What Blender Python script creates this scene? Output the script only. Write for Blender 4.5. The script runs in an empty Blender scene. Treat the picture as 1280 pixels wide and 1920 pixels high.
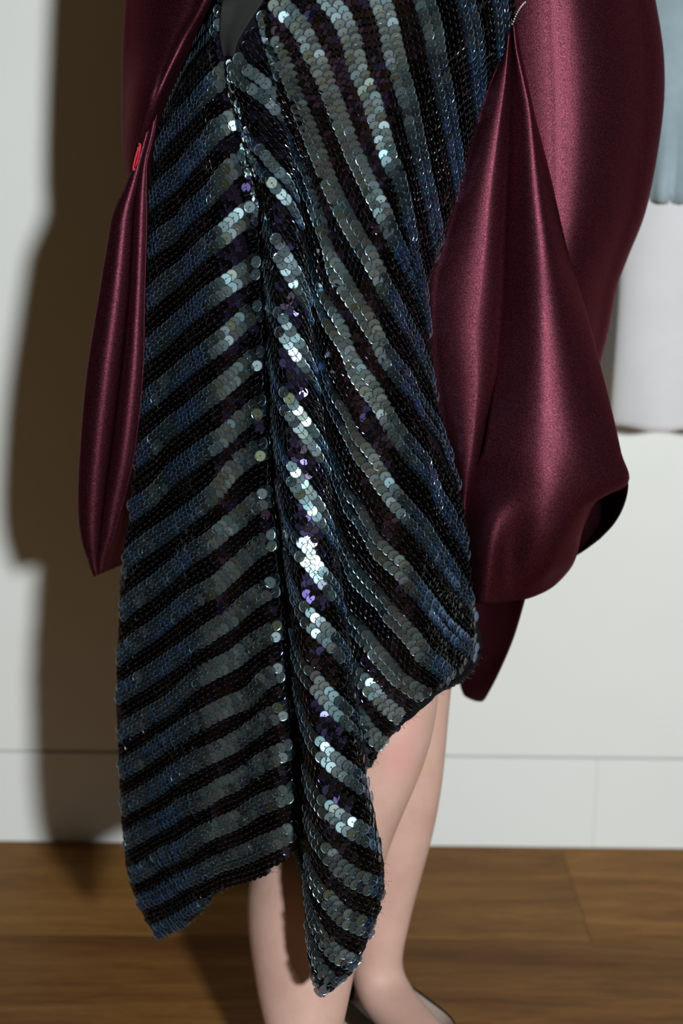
import bpy, bmesh, math, random
import numpy as np
from mathutils import Vector, Matrix
random.seed(7); np.random.seed(7)
S = bpy.context.scene
COL = S.collection
R = math.radians

# ------------------------------------------------------------------ camera
H = 1.0; PITCH = R(13.0); ROLL = R(0.65); FPX = 2667.0
cam = bpy.data.cameras.new('camera'); camo = bpy.data.objects.new('camera', cam); COL.objects.link(camo)
cam.sensor_fit = 'VERTICAL'; cam.sensor_height = 36.0; cam.lens = FPX / 1920 * 36.0
cam.clip_start = 0.05
camo.location = (0, 0, H)
MCAM = Matrix.Rotation(math.pi/2 - PITCH, 3, 'X') @ Matrix.Rotation(ROLL, 3, 'Z')
camo.rotation_euler = MCAM.to_euler()
cam.dof.use_dof = True; cam.dof.focus_distance = 1.40; cam.dof.aperture_fstop = 3.0
S.camera = camo
# ------------------------------------------------------------------ light
w = bpy.data.worlds.new('room_ambience'); S.world = w; w.use_nodes = True
w.node_tree.nodes['Background'].inputs[0].default_value = (0.060, 0.046, 0.024, 1)
w.node_tree.nodes['Background'].inputs[1].default_value = 0.50
fl = bpy.data.lights.new('flash', 'AREA'); fl.shape = 'DISK'; fl.size = 0.18
fl.energy = 92; fl.color = (0.95, 1.0, 1.01)
flo = bpy.data.objects.new('flash', fl); COL.objects.link(flo)
flo.location = (0.77, -1.15, 1.30)
flo.rotation_euler = (Vector((0.0, 1.6, 0.62)) - flo.location).to_track_quat('-Z', 'Y').to_euler()
vs = S.view_settings
vs.view_transform = 'Standard'; vs.look = 'None'; vs.gamma = 1.0; vs.use_curve_mapping = False
vs.exposure = 0.0

# ------------------------------------------------------------------ helpers
def P(px, py, d):
    """world point on the photo's ray (px,py) at forward distance d"""
    v = MCAM @ Vector(((px - 640) / FPX, (960 - py) / FPX, -1.0))
    return Vector((0, 0, H)) + v * (d / v.y)
def opt(p):
    return (MCAM.transposed() @ (Vector(p) - Vector((0, 0, H)))).z * -1
def tag(o, label=None, cat=None, group=None, kind=None):
    if label: o['label'] = label
    if cat: o['category'] = cat
    if group: o['group'] = group
    if kind: o['kind'] = kind
    return o
def empty(name, loc=(0,0,0)):
    o = bpy.data.objects.new(name, None); COL.objects.link(o); o.location = loc; o.empty_display_size = .1
    return o
def mobj(name, verts, faces, mats, parent=None, smooth=True, midx=None):
    me = bpy.data.meshes.new(name); me.from_pydata([tuple(v) for v in verts], [], [tuple(f) for f in faces])
    for m in (mats if isinstance(mats, (list, tuple)) else [mats]): me.materials.append(m)
    if smooth: me.polygons.foreach_set('use_smooth', [True]*len(me.polygons))
    if midx is not None: me.polygons.foreach_set('material_index', midx)
    me.update()
    o = bpy.data.objects.new(name, me); COL.objects.link(o)
    if parent:
        o.parent = parent; o.matrix_parent_inverse = Matrix.Translation(parent.location).inverted()
    return o
def box(name, x0, x1, y0, y1, z0, z1, mat, parent=None, bevel=0.0):
    bm = bmesh.new(); bmesh.ops.create_cube(bm, size=1)
    for v in bm.verts: v.co = Vector((x0 + (v.co.x+.5)*(x1-x0), y0 + (v.co.y+.5)*(y1-y0), z0 + (v.co.z+.5)*(z1-z0)))
    if bevel: bmesh.ops.bevel(bm, geom=bm.edges[:], offset=bevel, segments=1, affect='EDGES')
    me = bpy.data.meshes.new(name); bm.to_mesh(me); bm.free(); me.materials.append(mat)
    o = bpy.data.objects.new(name, me); COL.objects.link(o)
    if parent: o.parent = parent; o.matrix_parent_inverse = Matrix.Translation(parent.location).inverted()
    return o
def catmull(pts, n):
    """pts (k,dim) -> dense Catmull-Rom with n samples per segment"""
    p = np.array(pts, float)
    if len(p) == 2:
        t = np.linspace(0, 1, n+1)[:, None]; return p[0]*(1-t) + p[1]*t
    e = np.vstack([2*p[0]-p[1], p, 2*p[-1]-p[-2]])
    out = []
    t = np.linspace(0, 1, n, endpoint=False)[:, None]
    for i in range(len(p)-1):
        a, b, c, d = e[i], e[i+1], e[i+2], e[i+3]
        out.append(.5*((2*b) + (c-a)*t + (2*a-5*b+4*c-d)*t*t + (3*b-a-3*c+d)*t**3))
    out.append(p[-1][None])
    return np.vstack(out)
def curve_y(pts):
    """x as function of y from (x,y) points"""
    c = catmull(pts, 8); o = np.argsort(c[:, 1]); X = c[o, 0]; Y = c[o, 1]
    return lambda y: float(np.interp(y, Y, X))
def tube(pts, r, seg=8, closed_ends=True):
    vs_, fs = [], []
    pts = [Vector(p) for p in pts]; up = Vector((0, 0, 1))
    for i, p in enumerate(pts):
        t = (pts[min(i+1, len(pts)-1)] - pts[max(i-1, 0)]).normalized()
        a = t.cross(up if abs(t.z) < .95 else Vector((0,1,0))).normalized(); b = t.cross(a).normalized()
        rr = r[i] if hasattr(r, '__len__') else r
        for k in range(seg):
            g = 2*math.pi*k/seg; vs_.append(p + a*math.cos(g)*rr + b*math.sin(g)*rr)
    for i in range(len(pts)-1):
        for k in range(seg):
            fs.append((i*seg+k, i*seg+(k+1) % seg, (i+1)*seg+(k+1) % seg, (i+1)*seg+k))
    if closed_ends:
        fs.append(tuple(range(seg))[::-1]); fs.append(tuple(range((len(pts)-1)*seg, len(pts)*seg)))
    return vs_, fs
def loft(rows, nu=6, nv=6, fine=None):
    """rows: list of lists of (px,py,d); bicubic -> world grid"""
    A = np.array(rows, float)
    B = np.stack([catmull(A[i], nu) for i in range(A.shape[0])])
    C = np.stack([catmull(B[:, j], nv) for j in range(B.shape[1])], axis=1)
    nr, nc = C.shape[:2]
    vs_ = [P(*C[i, j]) for i in range(nr) for j in range(nc)]
    if fine: vs_ = [fine(v, i/(nr-1), j/(nc-1)) for v, (i, j) in zip(vs_, [(i, j) for i in range(nr) for j in range(nc)])]
    fs = [(i*nc+j, i*nc+j+1, (i+1)*nc+j+1, (i+1)*nc+j) for i in range(nr-1) for j in range(nc-1)]
    return vs_, fs
def solid(o, t=0.0012, off=0.0):
    m = o.modifiers.new('thickness', 'SOLIDIFY'); m.thickness = t; m.offset = off; return o

# ------------------------------------------------------------------ materials
def mat(name):
    m = bpy.data.materials.new(name); m.use_nodes = True
    nt = m.node_tree; b = nt.nodes['Principled BSDF']; return m, nt, b
def N(nt, t, **k):
    n = nt.nodes.new(t)
    for a, v in k.items(): setattr(n, a, v)
    return n
def ramp(nt, stops, fac, interp='LINEAR'):
    r = N(nt, 'ShaderNodeValToRGB'); e = r.color_ramp.elements; r.color_ramp.interpolation = interp
    while len(e) < len(stops): e.new(.5)
    for el, (p, c) in zip(e, stops): el.position = p; el.color = (*c, 1)
    nt.links.new(fac, r.inputs[0]); return r.outputs[0]
def mixc(nt, f, a, b, mode='MIX'):
    m = N(nt, 'ShaderNodeMix', data_type='RGBA', blend_type=mode)
    for s, v in ((m.inputs[0], f), (m.inputs[6], a), (m.inputs[7], b)):
        if hasattr(v, 'is_linked') or isinstance(v, bpy.types.NodeSocket): nt.links.new(v, s)
        else: s.default_value = v if not isinstance(v, tuple) else (*v, 1)
    return m.outputs[2]
def bump(nt, b, h, s, d=0.001):
    n = N(nt, 'ShaderNodeBump'); n.inputs['Strength'].default_value = s; n.inputs['Distance'].default_value = d
    nt.links.new(h, n.inputs['Height']); nt.links.new(n.outputs[0], b.inputs['Normal']); return n
def noise(nt, scale, detail=3, rough=.5, vec=None, dist=0):
    n = N(nt, 'ShaderNodeTexNoise'); n.inputs['Scale'].default_value = scale; n.inputs['Detail'].default_value = detail
    n.inputs['Roughness'].default_value = rough; n.inputs['Distortion'].default_value = dist
    if vec is None:
        tc = N(nt, 'ShaderNodeTexCoord'); vec = tc.outputs['Object']
    nt.links.new(vec, n.inputs['Vector']); return n.outputs['Fac']

def satin(name, col, dif):
    m, nt, b = mat(name)
    tc = N(nt, 'ShaderNodeTexCoord')
    n1 = noise(nt, 900, 2, .8, tc.outputs['Object'])
    n2 = noise(nt, 30, 3, .5, tc.outputs['Object'])
    c = ramp(nt, [(0.32, tuple(x*.30 for x in col)), (0.52, col), (0.70, tuple(min(1, x*2.3) for x in col))], n1)
    nt.links.new(c, b.inputs['Base Color'])
    b.inputs['Metallic'].default_value = .86; b.inputs['Roughness'].default_value = .44; b.inputs['Specular Tint'].default_value = (.55, .28, .33, 1)
    b.inputs['Sheen Weight'].default_value = .0; b.inputs['Sheen Tint'].default_value = (.9, .5, .6, 1); b.inputs['Sheen Roughness'].default_value = .4
    bump(nt, b, n1, .35, .0006)
    return m
M_SATIN = satin('burgundy_satin', (.068, .0165, .0255), None)

def sequin_mat(name, stops, rough, metal, alpha=1.0, gold=None, coat=.3):
    m, nt, b = mat(name)
    lw = N(nt, 'ShaderNodeLayerWeight'); lw.inputs[0].default_value = .5
    at = N(nt, 'ShaderNodeAttribute'); at.attribute_name = 'rnd'
    oi = N(nt, 'ShaderNodeObjectInfo')
    ad = N(nt, 'ShaderNodeMath', operation='ADD'); nt.links.new(at.outputs['Fac'], ad.inputs[0]); nt.links.new(oi.outputs['Random'], ad.inputs[1])
    fr = N(nt, 'ShaderNodeMath', operation='FRACT'); nt.links.new(ad.outputs[0], fr.inputs[0])
    # each foil disc has its own slightly different film: shifts the angle at which it turns blue
    sh = N(nt, 'ShaderNodeMath', operation='MULTIPLY_ADD'); nt.links.new(fr.outputs[0], sh.inputs[0]); sh.inputs[1].default_value = .16; sh.inputs[2].default_value = -.08
    s2 = N(nt, 'ShaderNodeMath', operation='ADD'); nt.links.new(lw.outputs['Facing'], s2.inputs[0]); nt.links.new(sh.outputs[0], s2.inputs[1])
    c = ramp(nt, stops, s2.outputs[0])
    if gold:
        g = ramp(nt, gold, fr.outputs[0], 'CONSTANT')
        c = mixc(nt, 1.0, c, g, 'MULTIPLY')
    nt.links.new(c, b.inputs['Base Color'])
    b.inputs['Roughness'].default_value = rough; b.inputs['Metallic'].default_value = metal
    b.inputs['Alpha'].default_value = alpha
    b.inputs['Coat Weight'].default_value = coat; b.inputs['Coat Roughness'].default_value = .10
    return m
M_LIGHT = sequin_mat('pale_iridescent_foil',
    [(0.0, (.22, .305, .335)), (.16, (.17, .245, .275)), (.30, (.07, .105, .135)), (.42, (.055, .11, .18)), (.50, (.075, .24, .56)), (.60, (.04, .12, .36)), (.72, (.03, .045, .10)), (.9, (.02, .02, .03))],
    .33, .93, alpha=.82, coat=.8, gold=[(0, (1, 1, 1)), (.50, (.86, 1, 1)), (.80, (1.0, .93, .74)), (.94, (1.0, .80, .90)), (.975, (.85, .72, .40))])
M_DARK = sequin_mat('black_violet_foil',
    [(0.0, (.055, .045, .13)), (.05, (.020, .018, .035)), (.14, (.012, .012, .017)), (.7, (.006, .007, .014)), (1, (.01, .008, .008))],
    .17, .95, gold=[(0, (1, 1, 1)), (.6, (.9, .8, .6)), (.8, (.7, .8, 1))])
m, nt, b = mat('sequin_thread'); M_THREAD = m
b.inputs['Base Color'].default_value = (.26, .27, .28, 1); b.inputs['Roughness'].default_value = .25; b.inputs['Metallic'].default_value = .5
m, nt, b = mat('dark_thread'); M_DTHREAD = m
b.inputs['Base Color'].default_value = (.14, .14, .15, 1); b.inputs['Roughness'].default_value = .25; b.inputs['Metallic'].default_value = .6
m, nt, b = mat('pale_foil_glint_edge'); M_EDGE = m  # cut rim of the disc; its pale blue paints in the glinting arcs
b.inputs['Base Color'].default_value = (.15, .25, .33, 1); b.inputs['Roughness'].default_value = .32; b.inputs['Metallic'].default_value = .65
m, nt, b = mat('black_foil_cut_edge'); M_DEDGE = m
b.inputs['Base Color'].default_value = (.035, .037, .042, 1); b.inputs['Roughness'].default_value = .3; b.inputs['Metallic'].default_value = .6
m, nt, b = mat('black_net_cloth'); M_CLOTH = m
b.inputs['Base Color'].default_value = (.005, .005, .006, 1); b.inputs['Roughness'].default_value = .9; b.inputs['Specular IOR Level'].default_value = .08
m, nt, b = mat('grey_tulle'); M_NET = m
tc = N(nt, 'ShaderNodeTexCoord'); wv = N(nt, 'ShaderNodeTexWave'); wv.inputs['Scale'].default_value = 330; wv.bands_direction = 'X'; nt.links.new(tc.outputs['Object'], wv.inputs[0])
wv2 = N(nt, 'ShaderNodeTexWave'); wv2.inputs['Scale'].default_value = 330; wv2.bands_direction = 'Z'; nt.links.new(tc.outputs['Object'], wv2.inputs[0])
mm = N(nt, 'ShaderNodeMath', operation='MULTIPLY'); nt.links.new(wv.outputs['Fac'], mm.inputs[0]); nt.links.new(wv2.outputs['Fac'], mm.inputs[1])
nt.links.new(ramp(nt, [(0, (.030, .031, .031)), (1, (.006, .006, .007))], mm.outputs[0]), b.inputs['Base Color']); b.inputs['Roughness'].default_value = .8; b.inputs['Specular IOR Level'].default_value = .12
bump(nt, b, mm.outputs[0], .5, .0008)
m, nt, b = mat('red_thread'); M_RED = m
b.inputs['Base Color'].default_value = (.55, .02, .04, 1); b.inputs['Roughness'].default_value = .6
m, nt, b = mat('silver_bead'); M_BEAD = m
b.inputs['Base Color'].default_value = (.8, .78, .78, 1); b.inputs['Roughness'].default_value = .2; b.inputs['Metallic'].default_value = .8

# wall paint
def paint(name, col):
    m, nt, b = mat(name)
    n = noise(nt, 6, 4, .5)
    nt.links.new(ramp(nt, [(.3, tuple(c*.97 for c in col)), (.7, col)], n), b.inputs['Base Color'])
    b.inputs['Roughness'].default_value = .7
    bump(nt, b, noise(nt, 300, 2), .05, .001); return m
M_WALL = paint('white_wall_paint', (.80, .82, .79))
M_BASE = paint('white_skirting_paint', (.80, .82, .80))
m, nt, b = mat('joint_shadow_filler'); M_GAP = m
b.inputs['Base Color'].default_value = (.5, .5, .47, 1)
# oak
m, nt, b = mat('oiled_oak'); M_OAK = m
tc = N(nt, 'ShaderNodeTexCoord'); oi = N(nt, 'ShaderNodeObjectInfo')
mp = N(nt, 'ShaderNodeMapping'); mp.inputs['Scale'].default_value = (1.0, 9, 9)
cx = N(nt, 'ShaderNodeCombineXYZ')
mu = N(nt, 'ShaderNodeMath', operation='MULTIPLY'); nt.links.new(oi.outputs['Random'], mu.inputs[0]); mu.inputs[1].default_value = 37
nt.links.new(mu.outputs[0], cx.inputs[0]); nt.links.new(mu.outputs[0], cx.inputs[1])
va = N(nt, 'ShaderNodeVectorMath', operation='ADD'); nt.links.new(tc.outputs['Object'], va.inputs[0]); nt.links.new(cx.outputs[0], va.inputs[1])
nt.links.new(va.outputs[0], mp.inputs[0])
g1 = noise(nt, 1.6, 6, .6, mp.outputs[0], .9); g2 = noise(nt, 14, 4, .7, mp.outputs[0], .2)
c1 = ramp(nt, [(.30, (.155, .066, .016)), (.5, (.25, .115, .030)), (.62, (.31, .150, .042)), (.75, (.40, .215, .070))], g1)
c2 = ramp(nt, [(.35, (.72, .70, .66)), (.6, (1, 1, 1))], g2)
c3 = ramp(nt, [(0, (.74, .70, .66)), (.5, (.95, .98, .95)), (1, (1.15, 1.12, 1.05))], oi.outputs['Random'])
nt.links.new(mixc(nt, 1.0, mixc(nt, 1.0, c1, c2, 'MULTIPLY'), c3, 'MULTIPLY'), b.inputs['Base Color'])
b.inputs['Roughness'].default_value = .6; b.inputs['Specular IOR Level'].default_value = .18
bump(nt, b, g2, .15, .0006)
# skin
m, nt, b = mat('fair_skin'); M_SKIN = m
tc = N(nt, 'ShaderNodeTexCoord')
n1 = noise(nt, 22, 4, .6, tc.outputs['Object'])
sk = ramp(nt, [(.3, (.49, .30, .245)), (.55, (.54, .345, .285)), (.75, (.58, .37, .31))], n1)
def patch(nt, centre, rad, col, prev, amt):
    vm = N(nt, 'ShaderNodeVectorMath', operation='DISTANCE'); nt.links.new(tc.outputs['Object'], vm.inputs[0]); vm.inputs[1].default_value = centre
    mr = N(nt, 'ShaderNodeMapRange'); mr.interpolation_type = 'SMOOTHSTEP'
    mr.inputs['From Min'].default_value = rad; mr.inputs['From Max'].default_value = 0.0; mr.inputs['To Max'].default_value = amt
    nt.links.new(vm.outputs['Value'], mr.inputs['Value'])
    return mixc(nt, mr.outputs[0], prev, col)
KNEE1 = P(752, 1425, 1.385); KNEE2 = P(785, 1365, 1.395); YEL = P(805, 1440, 1.505)
sk = patch(nt, KNEE1, .045, (.62, .24, .22), sk, .42)
sk = patch(nt, KNEE2, .030, (.62, .26, .23), sk, .35)
sk = patch(nt, YEL, .018, (.50, .34, .14), sk, .35)
nt.links.new(sk, b.inputs['Base Color'])
b.inputs['Roughness'].default_value = .55; b.inputs['Specular IOR Level'].default_value = .3; b.inputs['Subsurface Weight'].default_value = .12
b.inputs['Subsurface Radius'].default_value = (1, .35, .2); b.inputs['Subsurface Scale'].default_value = .008
bump(nt, b, noise(nt, 260, 3, .6, tc.outputs['Object']), .12, .0006)
# hanging garments
def cloth(name, c0, c1, sc):
    m, nt, b = mat(name)
    n = noise(nt, sc, 5, .6)
    nt.links.new(ramp(nt, [(.3, c0), (.7, c1)], n), b.inputs['Base Color'])
    b.inputs['Roughness'].default_value = .85; b.inputs['Sheen Weight'].default_value = .3
    bump(nt, b, noise(nt, 500, 2), .3, .0006); return m
M_BLUE = cloth('pale_blue_velour', (.235, .315, .36), (.33, .415, .46), 14)
M_GREY = cloth('pale_grey_jersey', (.62, .62, .64), (.68, .68, .70), 9)
m, nt, b = mat('black_shoe_leather'); M_SHOE = m
b.inputs['Base Color'].default_value = (.012, .012, .011, 1); b.inputs['Roughness'].default_value = .35
m, nt, b = mat('pale_insole_leather'); M_INS = m
b.inputs['Base Color'].default_value = (.60, .50, .45, 1); b.inputs['Roughness'].default_value = .6

# ------------------------------------------------------------------ setting
WY = 2.035
XL, XR, YF = -1.9, 1.9, -0.9
wall = box('wall_back', XL, XR, WY, WY+.10, .152, 2.6, M_WALL); tag(wall, kind='structure', label='plain white painted wall above the skirting')
gap = box('trim_1', XL, XR, WY+.006, WY+.1, 0, .152, M_GAP); tag(gap, kind='structure', label='recessed joint line between wall and skirting')
jx = P(1116, 1500, WY).x
base = empty('baseboard_back', (0, WY, 0)); tag(base, kind='structure', label='flush white skirting board along the back wall')
box('board', XL, jx-.0001, WY-.001, WY+.02, 0.0, .1475, M_BASE, base, .0008)
box('board', jx+.0001, XR, WY-.001, WY+.02, 0.0, .1475, M_BASE, base, .0008)
floor = empty('floor', (0, 0, 0)); tag(floor, kind='structure', label='wide brown oak plank floor')
sub = box('subfloor', XL, XR, YF, WY+.1, -.03, -.013, M_GAP, floor)
y1 = WY - 0.0; jp = P(1108, 1757, 1.757)
row = 0; PW = WY - 1.757
while y1 > YF:
    y0 = y1 - PW
    offs = [jp.x, -.72, .35, -.2, .9, -.5][row % 6]
    xs = [XL] + sorted([x for x in (offs-3.4, offs-1.7, offs, offs+1.7) if XL+.1 < x < XR-.1]) + [XR]
    for a, b_ in zip(xs[:-1], xs[1:]):
        pl = box('plank', a+.0002, b_-.0002, y0+.0002, y1-.0002, -.013, 0.0, M_OAK, floor, .0006)
    y1 = y0; row += 1

# ------------------------------------------------------------------ person root
person = empty('person', (0.06, 1.48, 0))
tag(person, 'person seen from chest to calves in a striped sequin dress with burgundy satin drapes, standing', 'person')

# ---- dress outline curves (photo pixels)
LEFT = curve_y([(440,-120),(415,-50),(398,0),(385,30),(348,100),(322,150),(306,200),(289,300),(270,400),(262,500),(258,600),(256,700),(256,800),(250,900),(238,1000),(228,1100),(223,1200),(220,1300),(223,1400),(228,1500),(234,1580),(243,1650),(264,1705),(293,1758)])
SEAMA = curve_y([(424,-120),(421,-40),(420,0),(415,62),(423,109),(436,200),(462,290),(478,345),(489,400),(493,500),(503,700),(514,900),(528,1000),(537,1100),(547,1200),(553,1300),(564,1400),(570,1500),(575,1583),(566,1640),(560,1760),(560,1868)])
SEAMB = curve_y([(545,-120),(510,-30),(490,0),(456,52),(434,106),(444,200),(468,290),(484,345),(493,400),(497,500),(507,700),(518,900),(532,1000),(541,1100),(551,1200),(557,1300),(568,1400),(574,1500),(577,1583),(575,1667),(581,1750),(586,1812),(592,1840),(605,1868)])
CREASE = curve_y([(556,-120),(520,-30),(505,0),(510,60),(518,102),(530,203),(549,312),(561,390),(569,450),(574,500),(580,594),(585,672),(596,734),(605,797),(611,859),(616,931),(625,1019),(634,1075),(640,1137),(650,1195),(659,1278),(672,1356),(681,1419),(687,1465),(700,1519),(708,1570),(718,1629),(715,1677),(703,1721),(688,1760),(665,1808),(607,1868)])
RIGHT = curve_y([(985,-120),(962,0),(951,90),(919,154),(887,250),(855,361),(823,462),(802,531),(799,580),(802,625),(811,719),(827,797),(849,875),(866,953),(875,1041),(880,1103),(886,1150),(897,1190),(899,1230),(899,1440)])
HEMA = [(293,1758),(344,1734),(384,1699),(405,1673),(454,1651),(502,1636),(506,1623),(537,1603),(576,1572)]
HEMC = [(692,1437),(703,1412),(725,1381),(766,1344),(812,1303),(844,1284),(869,1269),(897,1230)]
def tab(ys, vs_): return lambda y: float(np.interp(y, ys, vs_))
dA = tab([-120, 0, 400, 800, 1200, 1600, 1760], [1.445, 1.44, 1.435, 1.42, 1.395, 1.36, 1.37])
kA = tab([-120, 800, 1300, 1760], [.085, .068, .064, .07])
dB = tab([-120, 0, 400, 900, 1300, 1600, 1868], [1.435, 1.43, 1.415, 1.385, 1.340, 1.290, 1.268])
dC = tab([-120, 0, 400, 800, 1200, 1437], [1.415, 1.41, 1.395, 1.385, 1.375, 1.37])
def ss(a, b, x):
    t = min(1, max(0, (x-a)/(b-a))); return t*t*(3-2*t)
uB = [0, .10, .28, .50, .70, .86, 1.0]; vB = [.024, .008, -.0072, -.0062, -.0042, .001, .018]
def depth(px, py):
    la, sa, sb, cr, rt = LEFT(py), SEAMA(py), SEAMB(py), CREASE(py), RIGHT(py)
    def fA(x):
        s = min(1, max(0, (x-la)/max(1, sa-la)))
        d = dA(py) + kA(py)*abs((s-.80)/.80)**1.7 if s < .80 else dA(py)
        fold = ss(150, 500, py)
        d += .0045*fold*math.cos(2*math.pi*(s*2.05 + .10 + py/2600)) * ss(0, .15, s) * (1-ss(.85, 1, s))
        d += .020*ss(.90, 1.0, s)*ss(150, 350, py)
        return d
    def fB(x):
        u = min(1, max(0, (x-sb)/max(1, cr-sb)))
        amp = ss(60, 420, py)*(1-.85*ss(1560, 1850, py))
        return dB(py) + float(np.interp(u, uB, vB))*amp
    def fC(x):
        wv_ = min(1, max(0, (x-cr)/max(1, rt-cr)))
        d = dC(py) + .075*max(0, (wv_-.46)/.54)**2.0 + .026*(1-min(1, wv_/.55))**1.3*ss(60, 420, py)*(1-.95*ss(1150, 1380, py))
        d += (.030*math.exp(-wv_/.07)*(1-.95*ss(1150, 1380, py)) + .0035*math.cos(2*math.pi*(wv_*1.6 - py/900)) * (1-ss(.75, 1, wv_)) * ss(0, .2, wv_))*ss(60, 420, py)
        return d
    if px <= sa: return fA(px)
    if px < sb:
        t = (px-sa)/max(1e-3, sb-sa); return fA(sa)*(1-t) + fB(sb)*t
    if px <= cr: return fB(px)
    return fC(px)
def region(px, py):
    if px <= SEAMA(py): return 'A'
    if px < SEAMB(py): return 'N'
    if px <= CREASE(py): return 'B'
    return 'C'
def surf(px, py): return P(px, py, depth(px, py))
def frame(px, py):
    r = region(px, py); e = 3.0
    def q(x, y):
        lo, hi = {'A': (LEFT, SEAMA), 'N': (SEAMA, SEAMB), 'B': (SEAMB, CREASE), 'C': (CREASE, RIGHT)}[r]
        x = min(max(x, lo(y)+.5), hi(y)-.5); return surf(x, y)
    n = (q(px+e, py)-q(px-e, py)).cross(q(px, py+e)-q(px, py-e)).normalized()
    if n.y > 0: n = -n
    return surf(px, py), n

# ---- dress cloth: front panels + back panel in one mesh
V, F = [], []
def yb_hem(hem, lo, hi, s, y0, y1):
    hx = [h[0] for h in hem]; hy = [h[1] for h in hem]
    a, b_ = y0, y1
    for _ in range(24):
        mid = (a+b_)/2; x = lo(mid)*(1-s) + hi(mid)*s
        if mid < np.interp(x, hx, hy): a = mid
        else: b_ = mid
    return a
def panel(lo, hi, nu, nv, ybf, inset=0.0022):
    base_ = len(V)
    for j in range(nv+1):
        for i in range(nu+1):
            s = i/nu; yb = ybf(s); y = -120 + (yb+120)*j/nv
            x = lo(y)*(1-s) + hi(y)*s
            V.append(P(x, y, depth(x, y)+inset))
    for j in range(nv):
        for i in range(nu):
            a = base_+j*(nu+1)+i; F.append((a, a+1, a+nu+2, a+nu+1))
panel(LEFT, SEAMA, 40, 110, lambda s: yb_hem(HEMA, LEFT, SEAMA, s, 1450, 1775))
panel(SEAMA, SEAMB, 4, 110, lambda s: 1583)
panel(SEAMB, CREASE, 20, 120, lambda s: 1866)
panel(CREASE, RIGHT, 40, 110, lambda s: yb_hem(HEMC, CREASE, RIGHT, s, 1180, 1450))
# back half, closing the dress behind the legs
b0 = len(V); nu, nv = 28, 40
for j in range(nv+1):
    for i in range(nu+1):
        s = i/nu; yb = 1540*(1-s)+1190*s; y = -120+(yb+120)*j/nv
        x = LEFT(y)*(1-s)+RIGHT(y)*s
        dl = depth(LEFT(y), y); dr = depth(RIGHT(y), y)
        d = dl*(1-s)+dr*s + .0025 + .17*math.sin(math.pi*s)**.8
        V.append(P(x, y, d))
for j in range(nv):
    for i in range(nu):
        a = b0+j*(nu+1)+i; F.append((a, a+1, a+nu+2, a+nu+1))
dress = mobj('dress', V, F, M_CLOTH, person); solid(dress, .0014)
tag(dress, 'dress of pale iridescent and black sequin stripes meeting in a chevron, pointed hem')

# netting triangle
rows = []
for y in (-118, -60, 0, 52, 80, 106):
    a, b_ = SEAMA(y)-4, SEAMB(y)+4
    rows.append([(a+(b_-a)*t, y, depth(a+(b_-a)*t, y)-.0035) for t in (0, .33, .66, 1)])
v, f = loft(rows, 5, 6); net = mobj('netting', v, f, M_NET, dress); solid(net, .0008)
net['label'] = 'bare grey net gusset where the stripes part'

# seam cord & hem bindings
pts = [P(SEAMA(y)+2, y, depth(SEAMA(y)+2, y)-.001) for y in range(330, 1580, 20)]
v, f = tube(pts, .0022, 6); mobj('seam', v, f, M_CLOTH, dress)
def binding(poly, r=.0028):
    c = catmull(poly, 6); pts = []
    for k, (x, y) in enumerate(c):
        xx = min(max(x, LEFT(min(y, 1758))+1), 1000)
        pts.append(P(x, y, depth(xx, y)) + Vector((random.uniform(-1, 1), random.uniform(-1, 1), random.uniform(-1, 1)))*.0006)
    v, f = tube(pts, [r*random.uniform(.75, 1.25) for _ in pts], 7); return mobj('hem_binding', v, f, M_CLOTH, dress)
binding(HEMC + [(897,1190), (886,1150)])
binding(HEMA, .0016)
binding([(LEFT(y)+1, y) for y in range(210, 1755, 60)], .0016)
binding([(708,1570),(716,1629),(713,1677),(701,1721),(686,1760),(663,1808),(605,1866)], .0024)

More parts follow.
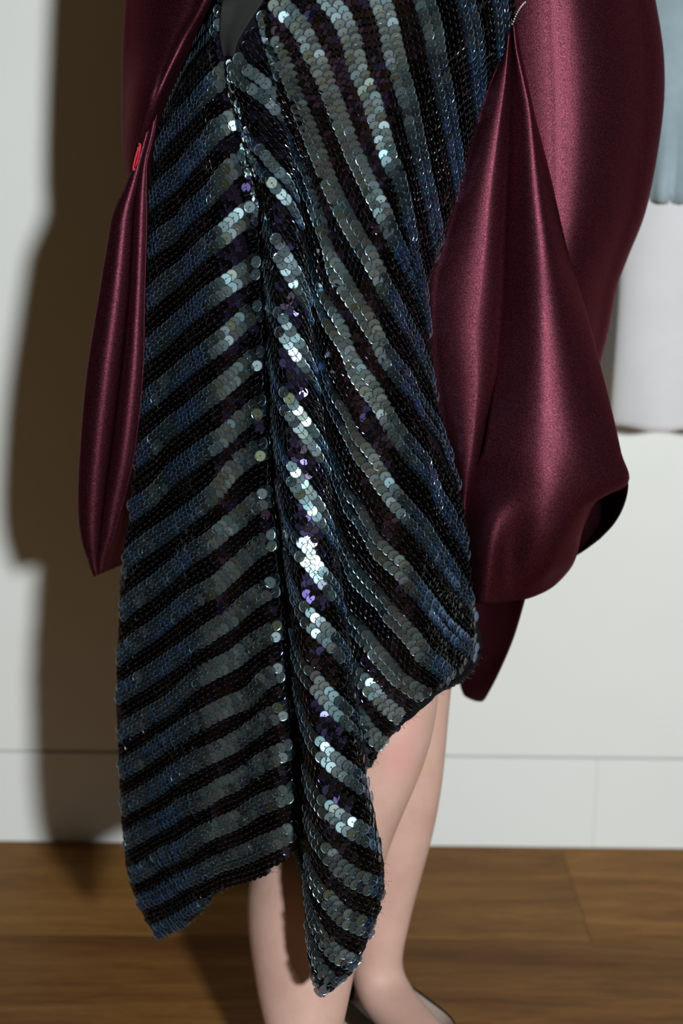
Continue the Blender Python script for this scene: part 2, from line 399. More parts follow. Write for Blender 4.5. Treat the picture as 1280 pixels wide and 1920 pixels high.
# ---- stripe guides (centre lines of the pale stripes, photo pixels)
def c1(*p): return [(220+x/3.2, 100+y/3.2) for x, y in p]
def c2(*p): return [(220+x/3.2, 500+y/3.2) for x, y in p]
def c3(*p): return [(220+x/3.2, 900+y/3.2) for x, y in p]
def c4(*p): return [(220+x/3.2, 1300+y/3.2) for x, y in p]
GA = [
 [(450,-140),(425,-100),(400,-60),(385,-30)],
 [(425,-60),(405,-20),(380,30),(360,60)],
 [(418,20),(400,50),(375,80),(345,125),(326,170),(308,215)],
 [(433,128)]+c1((600,170),(520,260),(430,360),(330,460),(235,610)),
 [(439,222)]+c1((590,470),(530,560),(450,645),(380,735),(270,825),(175,940)),
 [(455,300)]+c1((700,670),(620,770),(560,860),(440,960),(370,1050),(250,1130),(150,1225)),
 [(488,395)]+c1((750,980),(640,1080),(540,1165))+c2((400,30),(300,100),(200,200),(130,280)),
 [(490,493)]+c2((780,40),(700,80),(600,150),(470,260),(400,320),(300,410),(220,480),(125,580)),
 [(497,572)]+c2((820,270),(740,335),(640,430),(540,520),(450,585),(380,645),(300,715),(200,790),(120,870)),
 [(502,655)]+c2((850,540),(760,610),(650,700),(560,780),(480,850),(400,915),(330,960),(260,1030),(115,1160)),
 [(507,742)]+c2((880,810),(820,870),(700,960),(640,1020),(540,1090),(450,1160),(340,1240))+c3((220,100),(85,195)),
 [(511,825)]+c2((900,1070),(810,1120),(700,1200))+c3((600,60),(540,130),(440,210),(330,290),(200,370),(90,460),(40,540)),
 c3((965,60),(850,130),(760,210),(650,285),(560,365),(440,450),(330,550),(220,640),(120,710),(20,810)),
 c3((985,320),(860,390),(760,480),(680,550),(580,640),(450,720),(340,810),(230,900),(120,970),(10,1070)),
 c3((1010,590),(880,670),(770,750),(690,820),(560,910),(440,1010),(320,1090),(200,1170),(100,1230),(0,1290)),
 c3((1035,860),(900,930),(790,1000),(700,1070),(580,1130),(460,1210))+c4((340,50),(210,130),(100,190),(5,265)),
 c3((1055,1110),(900,1190))+c4((800,20),(650,80),(520,150),(400,220),(280,300),(160,380),(10,470)),
 c4((1080,50),(930,130),(820,210),(720,280),(600,340),(480,400),(370,470),(250,560),(140,620),(15,700)),
 c4((1100,290),(950,370),(830,440),(720,520),(620,560),(520,630),(400,680),(320,740),(200,800),(35,895)),
 c4((1115,540),(970,620),(850,670),(740,740),(620,790),(500,850),(400,930),(280,980),(180,1040),(55,1105)),
 c4((1125,775),(980,860),(860,920),(740,970),(610,1010),(500,1070),(390,1120),(270,1190),(95,1260)),
 [(572,1620),(520,1650),(455,1672),(420,1680),(385,1697),(340,1724),(290,1746)],
]
GB = [
 [(500,20),(505,60),(512,100),(516,130)],
 [(434,112),(452,140),(478,156),(503,176),(524,205),(536,238)],
 [(441,222),(468,270),(490,300),(512,332),(535,357),(556,400)],
 [(492,400),(506,438),(525,475),(545,510),(562,545),(578,592)],
 [(496,490),(511,570),(528,610),(546,640),(565,670),(590,715)],
 [(505,650),(520,722),(538,757),(557,785),(577,812),(608,865)],
 [(513,780),(527,845),(545,885),(567,920),(594,960),(624,1015)],
 [(522,910),(540,985),(560,1025),(582,1052),(608,1092),(641,1135)],
 [(536,1030),(550,1090),(565,1135),(584,1166),(606,1185),(630,1212),(654,1245)],
 [(545,1130),(555,1215),(570,1250),(588,1276),(609,1303),(634,1331),(670,1368)],
 [(553,1240),(562,1310),(574,1352),(594,1394),(619,1425),(650,1450),(689,1484)],
 [(560,1350),(568,1420),(577,1458),(592,1492),(617,1522),(650,1547),(707,1582)],
 [(570,1450),(577,1520),(588,1557),(609,1590),(634,1621),(665,1646),(716,1668)],
 [(575,1550),(580,1615),(599,1662),(622,1692),(647,1719),(698,1742)],
 [(576,1640),(582,1690),(592,1725),(609,1762),(630,1787),(666,1808)],
 [(580,1730),(588,1768),(599,1802),(613,1830),(640,1836)],
 [(584,1800),(590,1830),(600,1850),(612,1862)],
]
def c5(*p): return [(440+x*.390625, y*.390625) for x, y in p]
def c6(*p): return [(480+x/3.2, 500+y/3.2) for x, y in p]
def c7(*p): return [(500+x/3.2, 900+y/3.2) for x, y in p]
def c8(*p): return [(500+x/3.2, 1200+y/3.2) for x, y in p]
GC = [
 [(975,-120),(985,-60),(990,0)],
 [(905,-120),(920,-60),(932,0),(936,40),(938,90)],
 [(840,-120),(856,-60)]+c5((1100,0),(1130,130),(1150,260),(1160,400),(1170,520),(1180,640)),
 [(757,-120),(774,-60)]+c5((900,0),(940,120),(960,260),(985,400),(1010,520),(1030,640),(1050,760),(1062,870),(1065,1000)),
 [(672,-120),(693,-60)]+c5((700,0),(735,130),(760,260),(790,380),(830,520),(855,650),(880,770),(910,900),(940,1040),(965,1180))+[(822,510),(826,560)],
 [(560,-120),(588,-60)]+c5((440,0),(510,80),(560,200),(590,330),(650,460),(690,600),(730,750),(780,880),(805,1000),(830,1120),(850,1250))+[(785,540),(800,600),(812,660)],
 [(470,-60)]+c5((200,20),(300,110),(370,250),(430,370),(470,470),(520,600),(570,720),(640,870),(700,1000),(750,1130))+[(757,490),(782,545),(797,600),(806,660),(816,725)],
 c5((90,110),(200,230),(260,345),(300,480),(370,650),(430,800),(480,930),(560,1080),(650,1230))+[(711,525),(730,562),(749,594),(765,622),(783,660),(803,710),(822,760),(838,810)],
 [(545,270),(566,320)]+c5((370,920),(430,1100))+c6((460,0),(550,130),(630,250),(700,370),(740,480),(800,580),(860,650),(920,730),(970,830),(1040,920),(1090,990),(1130,1100),(1170,1190))+[(858,905)],
 [(577,480)]+c6((380,150),(420,250),(470,340),(540,450),(590,600),(660,700),(725,780),(770,880),(830,990),(900,1080),(970,1160),(1030,1240))+c7((1030,140),(1090,230),(1150,330),(1195,430)),
 [(588,640)]+c6((400,620),(430,690),(465,800),(510,875),(560,960),(615,1080),(680,1160),(735,1250))+c7((770,120),(840,205),(900,270),(960,350),(1015,440),(1085,530),(1140,620),(1190,700),(1235,790)),
 [(606,800)]+c6((430,1080),(480,1200))+c7((500,130),(560,200),(610,290),(660,390),(725,460),(800,530),(860,620),(930,710),(1000,800),(1070,890),(1150,960),(1250,1040)),
 [(620,960)]+c7((430,330),(480,430),(540,560),(620,650),(695,720),(750,800),(825,880),(880,950),(930,1040),(1000,1105),(1100,1190)),
 [(636,1090)]+c7((460,740),(510,850),(580,930),(640,1010),(720,1100),(790,1180),(870,1240),(960,1300)),
 [(652,1200)]+c8((520,140),(570,225),(630,300),(700,380),(800,450)),
 c8((530,330),(560,430),(600,520),(660,600),(720,650)),
 c8((545,480),(570,600),(590,690),(620,760)),
]
def resample(p, n=80):
    c = catmull(p, 10); s = np.concatenate([[0], np.cumsum(np.linalg.norm(np.diff(c, axis=0), axis=1))])
    t = np.linspace(0, s[-1], n); return np.stack([np.interp(t, s, c[:, 0]), np.interp(t, s, c[:, 1])], axis=1)
def rows_between(G, dark=(.36, .5, .64), lw=.125):
    Rz = [resample(g) for g in G]; out = []
    for i in range(len(Rz)):
        def off(f):   # f in -0.5..0.5 period around guide i
            if f >= 0: return Rz[i]*(1-f)+Rz[i+1]*f if i+1 < len(Rz) else (Rz[i]+(Rz[i]-Rz[i-1])*f)
            return Rz[i]*(1+f)-Rz[i-1]*f if i > 0 else (Rz[i]-(Rz[i+1]-Rz[i])*(-f))
        out.append((off(-lw), 'L')); out.append((off(lw), 'L'))
        if i+1 < len(Rz):
            for dk in dark: out.append((off(dk), 'D'))
    return out
def inside(px, py, reg):
    if py < -118 or py > 1862: return False
    if reg == 'A':
        if px < LEFT(py)+4 or px > SEAMA(py)-1: return False
        return py < np.interp(px, [h[0] for h in HEMA], [h[1] for h in HEMA])-1
    if reg == 'B': return SEAMB(py)+2 < px < CREASE(py)-1
    if px < CREASE(py)+1 or px > RIGHT(py)-1 : return False
    if py > 1228: return py < np.interp(px, [h[0] for h in HEMC], [h[1] for h in HEMC])-3
    return True
SR = .0060
seqs = []     # (pos, normal, tangent, kind, radius)
def lay(G, reg, spacing, tilt, lean):
    for poly, kind in rows_between(G):
        pts = resample(poly, 240)
        W = []; K = []
        for x, y in pts:
            if inside(x, y, reg): W.append(surf(x, y)); K.append((x, y))
            else:
                W.append(None); K.append(None)
        acc = random.uniform(0, spacing); prev = None
        for k in range(len(pts)):
            if W[k] is None: prev = None; continue
            if prev is not None:
                acc += min((W[k]-prev).length, .02)
            prev = W[k]
            if acc >= spacing:
                acc = acc-spacing if acc < 2*spacing else 0
                x, y = K[k]; p, n = frame(x, y)
                a = W[k-1] if W[k-1] is not None else W[k]; b_ = W[k+1] if k+1 < len(W) and W[k+1] is not None else W[k]
                t = (b_-a)
                if t.length < 1e-6: continue
                t.normalize(); t = (t - n*t.dot(n)).normalized()
                tl = tilt*random.uniform(.5, 1.35) + (R(12)*(1-ss(60, 420, y)) if reg == 'C' else 0)
                ln = lean if reg != 'B' else lean + 2.1*ss(850, 1250, y)
                side = n.cross(t)
                nn = (n + t*math.tan(tl)*ln + side*random.gauss(0, .05) + t*random.gauss(0, .04)).normalized()
                tt = (t - nn*t.dot(nn)).normalized()
                r = SR*(1.0 if kind == 'L' else .88)*random.uniform(.95, 1.05)
                seqs.append((p + n*(.0018 if kind == 'D' else .0028) + n*random.uniform(0, .0008), nn, tt, kind, r, (x, y)))
lay(GA, 'A', .0066, R(14), +1)
lay(GB, 'B', .0070, R(12), -1)
lay(GC, 'C', .0070, R(14), +1)
# extra jumbled discs added at the dart, turned to the flash for sparkle
for k in range(150):
    y = random.uniform(118, 415); a_, b_ = SEAMA(y), SEAMB(y)
    x = random.uniform(a_-10*ss(118, 200, y), b_+9*ss(118, 200, y)); p, n = frame(x, y)
    p = P(x, y, min(depth(x, y), dA(y)+.004)-.002)
    base_n = Vector((.10+random.gauss(0, .22), -1, .05+random.gauss(0, .22))).normalized()
    t = Vector((random.gauss(0, .3), 0, -1)); t = (t-base_n*t.dot(base_n)).normalized()
    seqs.append((p, base_n, t, 'L' if random.random() < .72 else 'D', SR*random.uniform(.5, .75), (x, -99)))
print('sequins', len(seqs))
NS = 12
def disc_geo(r):
    """local verts (x along row, y side, z normal), faces, material slots: foil 0, thread 1"""
    vs_ = []; fs = []; mi = []
    for rr, z in ((.13, 0), (.86, 0.0), (.94, .00016), (1.0, .00052)):
        for k in range(NS):
            g = 2*math.pi*k/NS; vs_.append((r*rr*math.cos(g), r*rr*math.sin(g), z))
    for a in range(3):
        for k in range(NS):
            k2 = (k+1) % NS; fs.append((a*NS+k, a*NS+k2, (a+1)*NS+k2, (a+1)*NS+k)); mi.append(2 if a == 2 else 0)
    # stitch: thin raised thread from the hole over the rim
    b0 = len(vs_); wd = .00026
    for x, z in ((.0, -.0003), (r*.35, .00055), (r*.80, .0006), (r*1.03, .0001)):
        vs_ += [(x, -wd, z), (x, wd, z), (x, 0, z+.0003)]
    for a in range(3):
        q = b0+a*3
        fs += [(q, q+3, q+5, q+2), (q+2, q+5, q+4, q+1)]; mi += [1, 1]
    return np.array(vs_), fs, mi
dv, df, dm = disc_geo(1.0*SR)
Vc = Vector((0, 0, H))
def score(s):
    p, n, t, k, r, xy = s
    vis = 1 if -30 < xy[1] < 1920 else 0
    v = (Vc-p); return vis*max(0, n.dot(v.normalized()))*r*r/v.length_squared
order = sorted(range(len(seqs)), key=lambda i: -score(seqs[i]))
single = set(order[:300])
shared = {}
for kind, mt, th, eg in (('L', M_LIGHT, M_THREAD, M_EDGE), ('D', M_DARK, M_DTHREAD, M_DEDGE)):
    me = bpy.data.meshes.new('sequin_disc'); me.from_pydata([tuple(v) for v in dv], [], df)
    me.materials.append(mt); me.materials.append(th); me.materials.append(eg); me.polygons.foreach_set('material_index', dm)
    me.update(); shared[kind] = me
for i in single:
    p, n, t, k, r, xy = seqs[i]
    o = bpy.data.objects.new('sequin', shared[k]); COL.objects.link(o); o.parent = dress
    y_ = n.cross(t); m3 = Matrix((t, y_, n)).transposed().to_4x4()
    s = r/SR
    wm = Matrix.Translation(p) @ m3 @ Matrix.Scale(s, 4)
    o.matrix_parent_inverse = Matrix.Translation(person.location).inverted() @ Matrix.Identity(4)
    o.matrix_basis = wm
AV, AF, AM, AR = [], [], [], []
dfa = df
off = 0
for i, (p, n, t, k, r, xy) in enumerate(seqs):
    if i in single: continue
    y_ = n.cross(t); M3 = np.array([t, y_, n]).T*(r/SR)
    AV.append(dv @ M3.T + np.array(p))
    q = 0 if k == 'L' else 3; rv = random.random()
    for f_, mi in zip(dfa, dm):
        AF.append(tuple(a+off for a in f_)); AM.append(q+mi); AR.append(rv)
    off += len(dv)
AV = np.vstack(AV)
sq = mobj('sequins', AV.tolist(), AF, [M_LIGHT, M_THREAD, M_EDGE, M_DARK, M_DTHREAD, M_DEDGE], dress, False, AM)
at = sq.data.attributes.new('rnd', 'FLOAT', 'FACE'); at.data.foreach_set('value', AR)
tag(sq, kind='stuff')
# dress is itself a child of person: its own matrix is identity in world, fix sub-part transforms
for o in dress.children:
    o.matrix_parent_inverse = Matrix.Identity(4)

# inner back layer glimpsed left of the tail
rows = []
for (y, xa, xb) in ((1560, 546, 585), (1590, 548, 590), (1620, 556, 592), (1650, 566, 594), (1700, 576, 598), (1760, 584, 600)):
    rows.append([(xa+(xb-xa)*t, y, 1.368+.004*(1-t)) for t in (0, .5, 1)])
v, f = loft(rows, 4, 4); o = mobj('inner_fold', v, f, M_CLOTH, dress); solid(o, .001); o.matrix_parent_inverse = Matrix.Identity(4)
iv, if_, im = [], [], []; off = 0
for k in range(34):
    for c in range(2):
        y = 1580 + k*5.2; xa = np.interp(y, [1540, 1590, 1620, 1650, 1700, 1760], [546, 548, 556, 566, 576, 584])
        x = xa + 5 + c*11
        p = P(x, y, 1.364); nn = Vector((-.35+random.gauss(0, .1), -.8, -.15+.3*(c-.5))).normalized(); t = Vector((.3, 0, -1)); t = (t-nn*t.dot(nn)).normalized()
        M3 = np.array([t, nn.cross(t), nn]).T*.8
        iv.append(dv @ M3.T + np.array(p))
        for f_, mi in zip(df, dm): if_.append(tuple(a+off for a in f_)); im.append(mi)
        off += len(dv)
o = mobj('inner_sequins', np.vstack(iv).tolist(), if_, [M_LIGHT, M_THREAD, M_EDGE], dress, False, im); o.matrix_parent_inverse = Matrix.Identity(4); tag(o, kind='stuff')

# frayed thread ends along the hems
tv, tf = [], []
for poly in (HEMA, [(708,1570),(716,1629),(713,1677),(701,1721),(686,1760),(663,1808),(605,1866)], HEMC):
    c = catmull(poly, 14)
    for x, y in c:
        for _ in range(3):
            a = P(x+random.uniform(-4, 4), y-2, depth(min(x, 1000), y)-.001)
            b_ = a + Vector((random.gauss(0, .0035), random.gauss(0, .001), -abs(random.gauss(.002, .002))))
            v, f = tube([a, (a+b_)/2+Vector((random.gauss(0, .0008), 0, 0)), b_], .00016, 3)
            q = len(tv); tv += v; tf += [tuple(i+q for i in ff) for ff in f]
o = mobj('frayed_threads', tv, tf, M_DTHREAD, dress); o.matrix_parent_inverse = Matrix.Identity(4); tag(o, kind='stuff')

# ------------------------------------------------------------------ satin drapes
def drape(name, rows, parent, nu=7, nv=7, label=None, thick=.0014):
    v, f = loft(rows, nu, nv); o = mobj(name, v, f, M_SATIN, parent); solid(o, thick)
    if label: o['label'] = label
    return o
EDGE = RIGHT
def prof(y, l, h, r, dl, dh, dr, n=4, p=2.0):
    a = [(h+(l-h)*t, y, dh+(dl-dh)*t**p) for t in np.linspace(1, 0, n+1)]
    return a + [(h+(r-h)*t, y, dh+(dr-dh)*t**p) for t in np.linspace(0, 1, n+1)[1:]]
def row(y, xs, ds): return [(x, y, d) for x, d in zip(xs, ds)]
rd = None
# big rear bulge (root of the right drape)
Rr = curve_y([(1203,-120),(1226,0),(1240,90),(1243,180),(1228,300),(1207,400),(1176,480),(1157,530),(1144,600),(1122,690),(1100,800)])
rows = []
for y in (-120, -50, 0, 60, 120, 200, 300, 400, 480, 540, 620, 700, 800):
    r = Rr(y); l = float(np.interp(y, [-120, 0, 60, 120, 300, 500, 800], [950, 962, 963, 965, 975, 985, 1000])); h = l+(r-l)*.30
    q = 1.545
    rows.append(prof(y, l-10, h, r, 1.502, 1.492, 1.595, 5, 2.1) + [(r-14, y, 1.69), (r-90, y, 1.71)])
rd = drape('satin_drape', rows, person, 5, 6, 'large burgundy satin drape with rounded folds on the right of the dress')
# middle fold: swells to a bowl at the bottom
Gv = curve_y([(958,40),(958,90),(957,200),(955,300),(948,450),(945,560),(935,700),(918,800),(905,870),(884,930)])
R2 = curve_y([(968,40),(976,90),(1000,200),(1020,287),(1041,361),(1062,451),(1083,531),(1103,600),(1126,690),(1144,758),(1155,817),(1170,875)])
HL = curve_y([(962,40),(967,90),(992,212),(1004,345),(1018,478),(1024,584),(1028,690),(1030,781),(1032,872)])
rows = []
for y in (44, 90, 150, 212, 345, 478, 584, 690, 781, 850):
    g, r, h = Gv(y), R2(y), HL(y); sw = ss(44, 500, y); wd = (r-g)/150
    dh = 1.468-.014*sw-.022*ss(560, 880, y); la_ = .012+.016*sw; ra_ = .014+.030*sw
    rows.append([(g-6, y, dh+la_), (g+(h-g)*.33, y, dh+la_*.45), (g+(h-g)*.68, y, dh+la_*.10), (h, y, dh), (h+(r-h)*.36, y, dh+ra_*.13), (h+(r-h)*.72, y, dh+ra_*.52), (r-2, y, dh+ra_), (r-3, y, dh+ra_+.012)])
rows += [
 [(868,912,1.482),(925,915,1.452),(985,915,1.434),(1035,915,1.430),(1090,912,1.442),(1140,908,1.462),(1173,903,1.484),(1176,908,1.500)],
 [(862,962,1.484),(918,965,1.444),(968,966,1.437),(1015,966,1.430),(1055,962,1.436),(1085,955,1.448),(1108,946,1.466),(1124,932,1.486)],
 [(862,1012,1.486),(914,1015,1.440),(958,1018,1.447),(1002,1018,1.436),(1037,1014,1.439),(1064,1006,1.453),(1085,996,1.472),(1094,985,1.486)],
 [(866,1062,1.488),(911,1066,1.443),(950,1070,1.458),(992,1070,1.452),(1024,1065,1.456),(1050,1055,1.470),(1070,1045,1.484),(1082,1034,1.494)],
 [(868,1104,1.490),(908,1106,1.448),(945,1108,1.466),(985,1103,1.472),(1016,1094,1.480),(1040,1082,1.489),(1060,1070,1.497),(1074,1056,1.502)],
 [(870,1130,1.492),(906,1131,1.452),(944,1130,1.472),(984,1123,1.488),(1012,1113,1.498),(1034,1101,1.505),(1052,1085,1.510),(1066,1069,1.512)],
]
drape('satin_fold', rows, rd, 6, 6)
# dark underside looping behind the lip
rows = [
 [(930,700,1.60),(1000,700,1.585),(1060,700,1.565),(1105,700,1.53),(1126,700,1.492)],
 [(930,800,1.60),(1000,800,1.595),(1070,800,1.58),(1128,800,1.54),(1149,800,1.492)],
 [(930,880,1.60),(1010,880,1.60),(1095,880,1.59),(1150,880,1.55),(1173,892,1.492)],
 [(930,930,1.60),(1010,932,1.61),(1100,935,1.595),(1158,938,1.555),(1176,918,1.498)],
 [(930,975,1.60),(1010,980,1.60),(1090,982,1.59),(1140,978,1.56),(1167,952,1.515)],
 [(930,1020,1.59),(1000,1024,1.595),(1070,1020,1.58),(1122,1008,1.56),(1150,982,1.53)],
 [(930,1060,1.58),(990,1062,1.58),(1050,1055,1.57),(1088,1036,1.555),(1124,1010,1.54)]
]
drape('satin_fold', rows, rd, 5, 5)
# fold nearest the sequins
rows = []
hl3 = curve_y([(954,60),(945,150),(940,186),(919,319),(908,425),(897,531),(884,645),(890,736),(882,826),(873,908),(870,950)])
for y in (60, 100, 154, 250, 361, 462, 531, 625, 719, 797, 875, 930, 965):
    e, g, h = EDGE(y), Gv(min(y, 930)), hl3(y)
    if y > 930: g = 876
    e = min(e, h-3); sw = ss(60, 300, y)*(1-.6*ss(860, 960, y))
    rows.append([(e-30, y, 1.52)] + prof(y, e-4, h, g-2, 1.478, 1.468-.010*sw, 1.475, 4, 2.0) + [(g, y, 1.492)])
drape('satin_fold', rows, rd, 6, 6)
# dark hanging tail
rows = [
 [(890,880,1.62),(925,880,1.61),(975,880,1.60),(1030,880,1.595)],
 [(884,990,1.65),(920,990,1.625),(965,990,1.59),(1008,990,1.555)],
 [(880,1090,1.66),(915,1090,1.63),(955,1090,1.58),(992,1090,1.525)],
 [(876,1130,1.67),(912,1130,1.64),(950,1130,1.585),(983,1125,1.53)],
 [(866,1200,1.68),(900,1200,1.645),(936,1200,1.60),(962,1196,1.56)],
 [(860,1262,1.69),(885,1268,1.66),(912,1270,1.62),(934,1262,1.58)],
 [(868,1300,1.69),(882,1306,1.67),(897,1309,1.64),(911,1306,1.61)],
 [(880,1309,1.68),(888,1313,1.67),(897,1315,1.65),(905,1315,1.63)]]
drape('satin_tail', rows, rd, 6, 6)
# bead chain at the gathering point
bv, bf = [], []
for k in range(13):
    t = k/12; c = P(984-24*t, 4+42*t - 6*math.sin(t*3), 1.462)
    for rr in (0,):
        bm = bmesh.new(); bmesh.ops.create_icosphere(bm, subdivisions=1, radius=.0011)
        q = len(bv); bv += [v.co + c for v in bm.verts]; bf += [tuple(v.index+q for v in fc.verts) for fc in bm.faces]; bm.free()
mobj('bead_stitching', bv, bf, M_BEAD, rd)

# left drape
rows = [
 [(270,-380,1.64),(262,-380,1.60),(275,-380,1.565),(310,-380,1.525),(360,-380,1.50),(405,-380,1.49),(450,-380,1.50)],
 [(262,-120,1.64),(242,-120,1.60),(255,-120,1.573),(300,-120,1.542),(350,-120,1.522),(395,-120,1.512),(440,-120,1.50)],
 [(260,0,1.64),(235,0,1.60),(250,0,1.573),(285,0,1.542),(325,0,1.522),(365,0,1.513),(397,0,1.515)],
 [(256,80,1.64),(231,80,1.60),(244,80,1.575),(270,80,1.548),(298,80,1.530),(325,80,1.522),(352,80,1.524)],
 [(250,170,1.64),(229,170,1.60),(238,170,1.57),(256,170,1.535),(275,170,1.518),(292,170,1.512),(311,170,1.525)],
 [(248,230,1.63),(229,230,1.595),(236,230,1.57),(248,230,1.545),(262,230,1.53),(276,230,1.525),(292,225,1.54)],
 [(246,280,1.62),(231,280,1.59),(236,280,1.57),(244,280,1.555),(252,278,1.545),(259,276,1.54),(268,272,1.55)],
 [(244,322,1.61),(235,322,1.585),(238,324,1.575),(242,325,1.565),(245,325,1.56),(248,323,1.558),(251,320,1.562)]]
rows = [r_ + [(r_[-1][0]+6+44*max(0, min(1, (300-r_[-1][1])/120)), r_[-1][1], 1.585)] for r_ in rows]
rows = [[(x, y, d-.05) for x, y, d in r_[:-1]]+[r_[-1]] for r_ in rows]
ld = drape('satin_drape', rows, person, 6, 7, 'narrow burgundy satin drape with pinched point on the left of the dress')
ds = [1.62, 1.562, 1.533, 1.520, 1.525, 1.542, 1.527, 1.520, 1.530, 1.60]
def erow(y, l, a, g, b_, r, ye=None, k=1.0):
    m = 1.562
    hw1 = (g-l)/2; r2 = 2*b_-g; hw2 = max(1, (r2-g)/2); base = m-.078; px = .00056
    out = [(l+hw1*.5, y, base+.05*k+.012), (l+1, y, base+.018*k)]
    U = [-.97, -.8, -.5, -.15, .2, .55, .85]
    for u in U: out.append((l+hw1*(1+u), y, base - .75*hw1*px*(1-u*u)))
    out.append((g, y, base+.002*k))
    for u in U[1:]: out.append((g+hw2*(1+u), y, base - .75*hw2*px*(1-u*u)))
    out += [(r2, y, base+.006), (r, y, 1.585)]
    if ye is not None:
        out = [(x, yy+(ye-y)*max(0, (x-l)/(r-l))**.8, d) for x, yy, d in out]
    return out
rows = [erow(205, 283, 286, 289, 292, 300, k=.25), erow(250, 270, 274, 279, 284, 296, k=.35), erow(300, 254, 262, 267, 272, 292, k=.5),
        erow(340, 239, 251, 259, 267, 290, k=.6), erow(400, 213, 233, 250, 263, 286, k=.85), erow(450, 203, 225, 247, 261, 284, k=.95),
        erow(560, 185, 210, 240, 256, 280), erow(700, 163, 190, 225, 247, 276), erow(850, 150, 183, 206, 230, 272), erow(950, 147, 181, 193, 212, 262),
        erow(1010, 153, 180, 187, 201, 252, 1008, .8), erow(1050, 165, 178, 183, 191, 240, 1040, .5), erow(1076, 174, 179, 183, 188, 230, 1056, .3), erow(1081, 178, 181, 183, 186, 224, 1060, .15)]
drape('satin_fold', rows, ld, 6, 6)
# red bar tack
pts = [P(262, 268, 1.538), P(258, 282, 1.536), P(253, 300, 1.538), P(249, 314, 1.542), P(251, 319, 1.542), P(254, 314, 1.540), P(257, 298, 1.537), P(260, 283, 1.535), P(263, 270, 1.536)]
v, f = tube([Vector(p) for p in [P(q[0], q[1], q[2]-.049) for q in catmull([(262,268,1.526),(257,285,1.526),(250,312,1.53),(252,319,1.53),(256,306,1.53),(261,285,1.524),(263,270,1.524)], 5)]], .0010, 6)
o = mobj('red_stitching', v, f, M_RED, ld); o['label'] = 'loop of red stitching at the pinched fold'
for o in list(rd.children)+list(ld.children): o.matrix_parent_inverse = Matrix.Identity(4)

# ------------------------------------------------------------------ body (one continuous skinned mesh)
def rad(px, py, d, hw): p = P(px, py, d); return hw*opt(p)/FPX
sk_pts = []; sk_edges = []
def addv(p, r, parent_i=None, flat=None):
    sk_pts.append((p, r if isinstance(r, tuple) else (r, r))); i = len(sk_pts)-1
    if parent_i is not None: sk_edges.append((parent_i, i))
    return i
pel = addv(P(600, 560, 1.55), (.100, .075))
to = addv(P(630, 330, 1.55), (.095, .068), pel); to = addv(P(650, 120, 1.55), (.088, .065), to); to = addv(P(665, -90, 1.55), (.090, .068), to)
def chain(start, L):
    i = start
    for px, py, d, hw in L: i = addv(P(px, py, d), rad(px, py, d, hw), i)
    return i
LK = [(585, 760, 1.535, 125), (650, 980, 1.50, 122), (712, 1180, 1.475, 112), (733, 1290, 1.455, 102), (724, 1385, 1.440, 92), (694, 1460, 1.438, 89), (650, 1540, 1.445, 98), (594, 1625, 1.440, 130), (574, 1700, 1.425, 126), (570, 1780, 1.408, 110), (569, 1860, 1.388, 95), (570, 1930, 1.370, 78), (574, 1990, 1.352, 62)]
l_end = chain(pel, LK)
RK = [(745, 760, 1.575, 112), (770, 980, 1.57, 105), (777, 1180, 1.56, 88), (774, 1290, 1.555, 76), (768, 1387, 1.55, 74), (763, 1450, 1.548, 73), (752, 1519, 1.550, 73), (738, 1580, 1.552, 72), (720, 1660, 1.553, 67), (707, 1750, 1.548, 58), (703, 1815, 1.543, 52)]
r_end = chain(pel, RK)
# feet
def foot(i, ankle, dirv, L=.23):
    a = Vector(ankle); dv_ = Vector((dirv[0], dirv[1], 0)).normalized()
    j = addv(Vector((a.x, a.y, .052)) + dv_*.018, (.036, .036), i)
    j = addv(Vector((a.x, a.y, .040)) + dv_*.060, (.036, .030), j)
    j = addv(Vector((a.x, a.y, .032)) + dv_*.11, (.037, .024), j)
    j = addv(Vector((a.x, a.y, .024)) + dv_*.165, (.036, .018), j)
    j = addv(Vector((a.x, a.y, .020)) + dv_*(L-.03), (.024, .012), j)
    return j
Ra = sk_pts[r_end][0]; La = sk_pts[l_end][0]
RDIR = (.62, -.78); LDIR = (.25, -.97)
# ankle columns drop to the floor
foot(r_end, Ra, RDIR); foot(l_end, La, LDIR)
me = bpy.data.meshes.new('body'); me.from_pydata([tuple(p) for p, r in sk_pts], sk_edges, []); me.materials.append(M_SKIN)
body = bpy.data.objects.new('body', me); COL.objects.link(body); body.parent = person; body.matrix_parent_inverse = Matrix.Translation(person.location).inverted()
sm = body.modifiers.new('skin', 'SKIN'); sm.use_smooth_shade = True; sm.branch_smoothing = .6
for v, (p, r) in zip(me.skin_vertices[0].data, sk_pts): v.radius = r; v.use_root = False
me.skin_vertices[0].data[pel].use_root = True
ms = body.modifiers.new('sub', 'SUBSURF'); ms.levels = 3; ms.render_levels = 3
body['label'] = 'bare fair-skinned legs, the nearer one with a reddened knee'

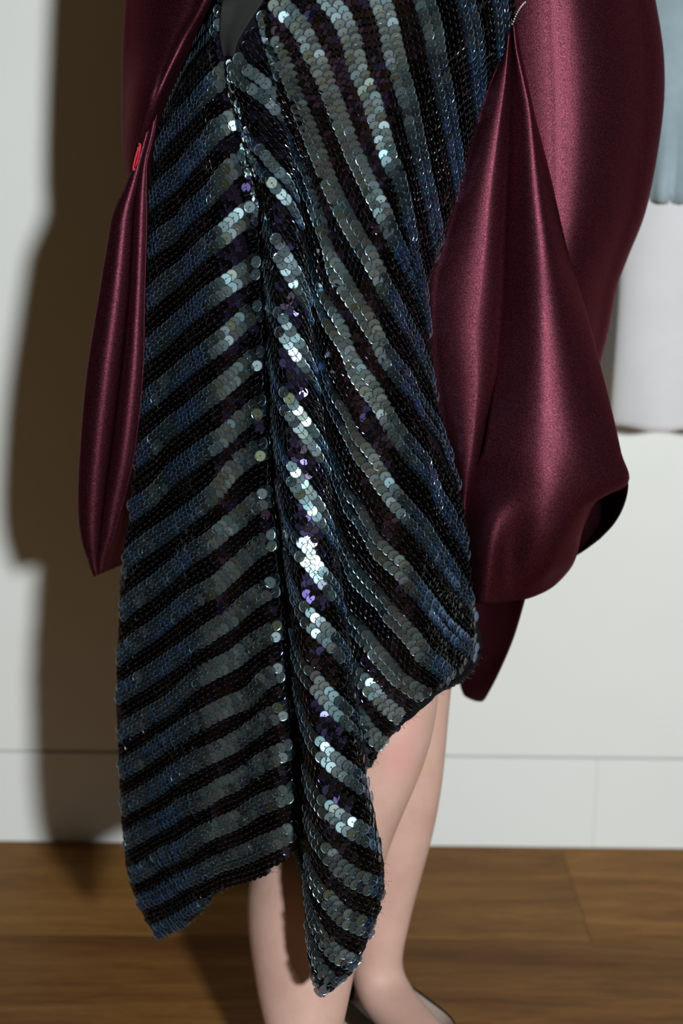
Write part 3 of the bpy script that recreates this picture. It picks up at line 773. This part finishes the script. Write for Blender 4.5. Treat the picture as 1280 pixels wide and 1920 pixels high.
# shoes: low cut pumps, dark outside, pale lining
def shoe(ankle, dirv):
    f_ = Vector((dirv[0], dirv[1], 0)).normalized(); s_ = Vector((-f_.y, f_.x, 0)); a = Vector((ankle[0], ankle[1], 0)) + s_*.006
    st = [(-.058, .014, .056), (-.052, .030, .056), (-.032, .037, .053), (.0, .043, .047), (.05, .044, .042), (.10, .044, .040), (.14, .044, .042), (.175, .038, .036), (.200, .026, .028), (.212, .012, .020)]
    vs_, fs = [], []; nk = 13
    for k, (x, hw, ht) in enumerate(st):
        closed = x > .115
        for j in range(nk):
            g = math.pi*(j/(nk-1))       # open U from side to side under the foot
            c, sn = math.cos(g), math.sin(g)
            if closed:
                gg = 2*math.pi*j/(nk-1) + math.pi/2
                yy = hw*math.cos(gg); zz = ht*.5 + ht*.5*math.sin(gg)*1.0
                yy = hw*math.copysign(abs(math.cos(gg))**.7, math.cos(gg))
            else:
                yy = hw*math.copysign(abs(c)**.45, c); zz = ht*(1-sn**.35) if sn > 0 else ht
            vs_.append(a + f_*x + s_*yy + Vector((0, 0, zz+.0025)))
    for k in range(len(st)-1):
        for j in range(nk-1): fs.append((k*nk+j, k*nk+j+1, (k+1)*nk+j+1, (k+1)*nk+j))
    fs.append(tuple(range(nk))); fs.append(tuple(range((len(st)-1)*nk, len(st)*nk))[::-1])
    o = mobj('shoe', vs_, fs, [M_INS, M_SHOE], person)
    so = o.modifiers.new('thickness', 'SOLIDIFY'); so.thickness = .0022; so.offset = 1; so.use_rim = True; so.material_offset = 1; so.material_offset_rim = 1
    sb_ = o.modifiers.new('sub', 'SUBSURF'); sb_.levels = 1; sb_.render_levels = 2
    v2, f2 = [], []
    for x, hw in [(q[0], q[1]) for q in st[:-1]]:
        for t in (-1, -.33, .33, 1): v2.append(a+f_*(x+.002)+s_*(hw*.93*t)+Vector((0, 0, .006)))
    for k in range(len(st)-2):
        for j in range(3): f2.append((k*4+j, k*4+j+1, (k+1)*4+j+1, (k+1)*4+j))
    i_ = mobj('insole', v2, f2, M_INS, o); i_.matrix_parent_inverse = Matrix.Identity(4); solid(i_, .002)
    i_['label'] = 'pale leather insole'
    return o
sh = shoe((Ra.x, Ra.y), RDIR); sh['label'] = 'black low-cut shoe with pale lining'
sh2 = shoe((La.x, La.y), LDIR); sh2['label'] = 'black low-cut shoe of the nearer foot'

# ------------------------------------------------------------------ garments hanging by the wall on the right
def hang(name, xl, xr, z0, z1, yc, amp, nx, nz, material, wav, closed=True, gather=0.0, parent=None):
    vs_, fs = [], []
    n = nx*2
    for j in range(nz+1):
        t = j/nz; z = z0+(z1-z0)*t
        for i in range(n):
            g = 2*math.pi*i/n; cx_ = (xl+xr)/2; hw = (xr-xl)/2
            th = amp*(1+.0*t)
            gth = 1-gather*math.exp(-t/.05)
            x = cx_ + hw*math.copysign(abs(math.cos(g))**.75, math.cos(g))*(1-.02*math.exp(-t/.03)) + wav*.35*math.sin(5*t+2)*math.cos(g)
            y = yc - math.sin(g)*th*gth + wav*math.sin(x*55+1.3*math.sin(t*4))*(1-.4*t) + (gather*.06*math.sin(x*210+3*t))*math.exp(-t/.09)
            zz = z + .0025*math.sin(x*70)*math.exp(-t/.05)
            vs_.append(Vector((x, y, zz)))
    for j in range(nz):
        for i in range(n): fs.append((j*n+i, j*n+(i+1) % n, (j+1)*n+(i+1) % n, (j+1)*n+i))
    fs.append(tuple(range(nz*n, nz*n+n)))
    o = mobj(name, vs_, fs, material); return o
gy = 1.935
zh = P(1215, 800, gy).z; xh = P(1151, 700, gy).x; zj = P(1250, 378, gy-.02).z; xj = P(1185, 300, gy-.02).x
g2 = hang('hanging_skirt', xh, xh+.36, zh, zj+.10, gy, .034, 44, 40, M_GREY, .0035); solid(g2, .0012)
tag(g2, 'pale grey straight skirt hanging by the wall below the blue-grey jacket', 'skirt')
g1 = hang('hanging_jacket', xj-.012, xh+.40, zj, 1.55, gy-.004, .055, 60, 40, M_BLUE, .004, gather=.25); solid(g1, .0016)
tag(g1, 'pale blue-grey velour jacket with gathered hem hanging at right edge', 'jacket')
